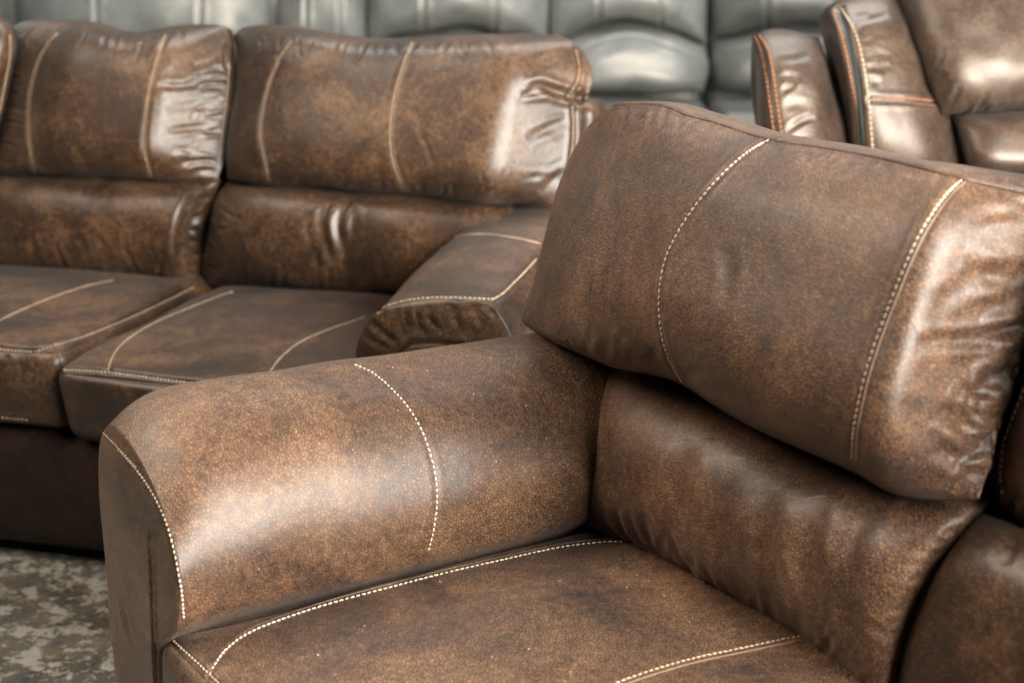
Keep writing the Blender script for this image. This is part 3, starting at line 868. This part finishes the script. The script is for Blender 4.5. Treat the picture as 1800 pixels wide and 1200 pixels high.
# ================================================================== GREY SOFAS IN THE BACK ROW
GR = 'grey leather sofas in the back row'
def grey_pair(root, x0, x1, mat, yc, arch, lower=True, sd=1, top=-75, lbot=163, hd=.75):
    w = x1 - x0; xm = (x0 + x1) / 2
    def ar(y, k): return [(x0, y), (x0 + w * .2, y - k * .55), (xm, y - k), (x1 - w * .2, y - k * .55), (x1, y)]
    h = pillow(S3, [(x0 + 8, top + 20), (x0 + w * .2, top), (xm, top - 6), (x1 - w * .2, top), (x1 - 8, top + 20)], ar(yc, arch),
               [(x0 + 8, top + 20), (x0 - 2, top + 60), (x0, yc)], [(x1 - 8, top + 20), (x1 + 2, top + 60), (x1, yc)],
               (hd + .06, hd + .06, hd - .08, hd - .08), .30, .1, 3, 2.4, 140, 110)
    lumps(h, .006, .3, sd)
    seams = [[(x0 + w * f, top + 10), (x0 + w * (f + .012 * (1 if f < .5 else -1)), yc)] for f in (.3, .72)]
    strokes(h, [(s, 1.010, .012) for s in seams])
    o = link('headrest', h, mat, root, root)
    if lower:
        l = pillow(S3, ar(yc - 2, arch), [(x0 + 6, lbot), (x0 + w * .3, lbot + 4), (x1 - w * .3, lbot + 4), (x1 - 6, lbot)],
                   [(x0, yc - 2), (x0 - 3, (yc + lbot) / 2), (x0 + 6, lbot)], [(x1, yc - 2), (x1 + 3, (yc + lbot) / 2), (x1 - 6, lbot)],
                   (.74, .74, .58, .58), .28, .1, 3.4, 2.4, 140, 110, skew=-.25)
        lumps(l, .006, .3, sd + 1)
        strokes(l, [(ar(yc + 32, arch + 2)[0:5], .008, .02)])
        link('lumbar_cushion', l, mat, root, root)

g1 = thing('sofa', 'light grey leather sofa far behind, blurred above the left back cushions', 'sofa', tuple(S3.P(.1, .5, 0)), GR)
grey_pair(g1, 32, 478, GY, 120, 20, sd=90)
grey_pair(g1, 490, 642, GY, 110, 16, sd=92)
grey_pair(g1, 648, 962, GY, 78, 30, sd=94)
grey_pair(g1, 970, 1242, GY, 78, 44, sd=96)
link('seat_cushion', rounded_box(S3, (-1.02, 2.55), (-.05, .62), (.30, .47), .04, (0, 0, 0, .01, .02, 0), n=60), GD, g1, g1)
link('back_frame', rounded_box(S3, (-1.02, 2.55), (.74, .98), (.05, 1.04), .05, n=30), GY, g1, g1)
link('seat_base', rounded_box(S3, (-1.0, 2.53), (.02, .74), (.05, .295), .03, n=30), GD, g1, g1)
g2 = thing('sofa', 'dark grey leather sofa at the right end of the back row, beside the recliner wing', 'sofa', tuple(S3.P(-1.9, .5, 0)), GR)
grey_pair(g2, 1254, 1560, GD, 66, 24, sd=98)
link('seat_cushion', rounded_box(S3, (-2.05, -1.06), (-.05, .62), (.30, .47), .04, (0, 0, 0, .01, .02, 0), n=40), GD, g2, g2)
link('back_frame', rounded_box(S3, (-2.05, -1.06), (.74, .98), (.05, 1.04), .05, n=30), GD, g2, g2)
link('seat_base', rounded_box(S3, (-2.03, -1.08), (.02, .74), (.05, .295), .03, n=30), GD, g2, g2)
g3 = thing('sofa', 'mid grey leather sofa cut off by the top left corner of the picture', 'sofa', tuple(S3.P(3.1, .5, 0)), GR)
grey_pair(g3, -260, 12, GD, 100, 24, sd=99)
link('back_frame', rounded_box(S3, (2.62, 3.5), (.74, .98), (.05, 1.04), .05, n=30), GD, g3, g3)
link('seat_base', rounded_box(S3, (2.62, 3.5), (.0, .74), (.05, .45), .03, n=30), GD, g3, g3)
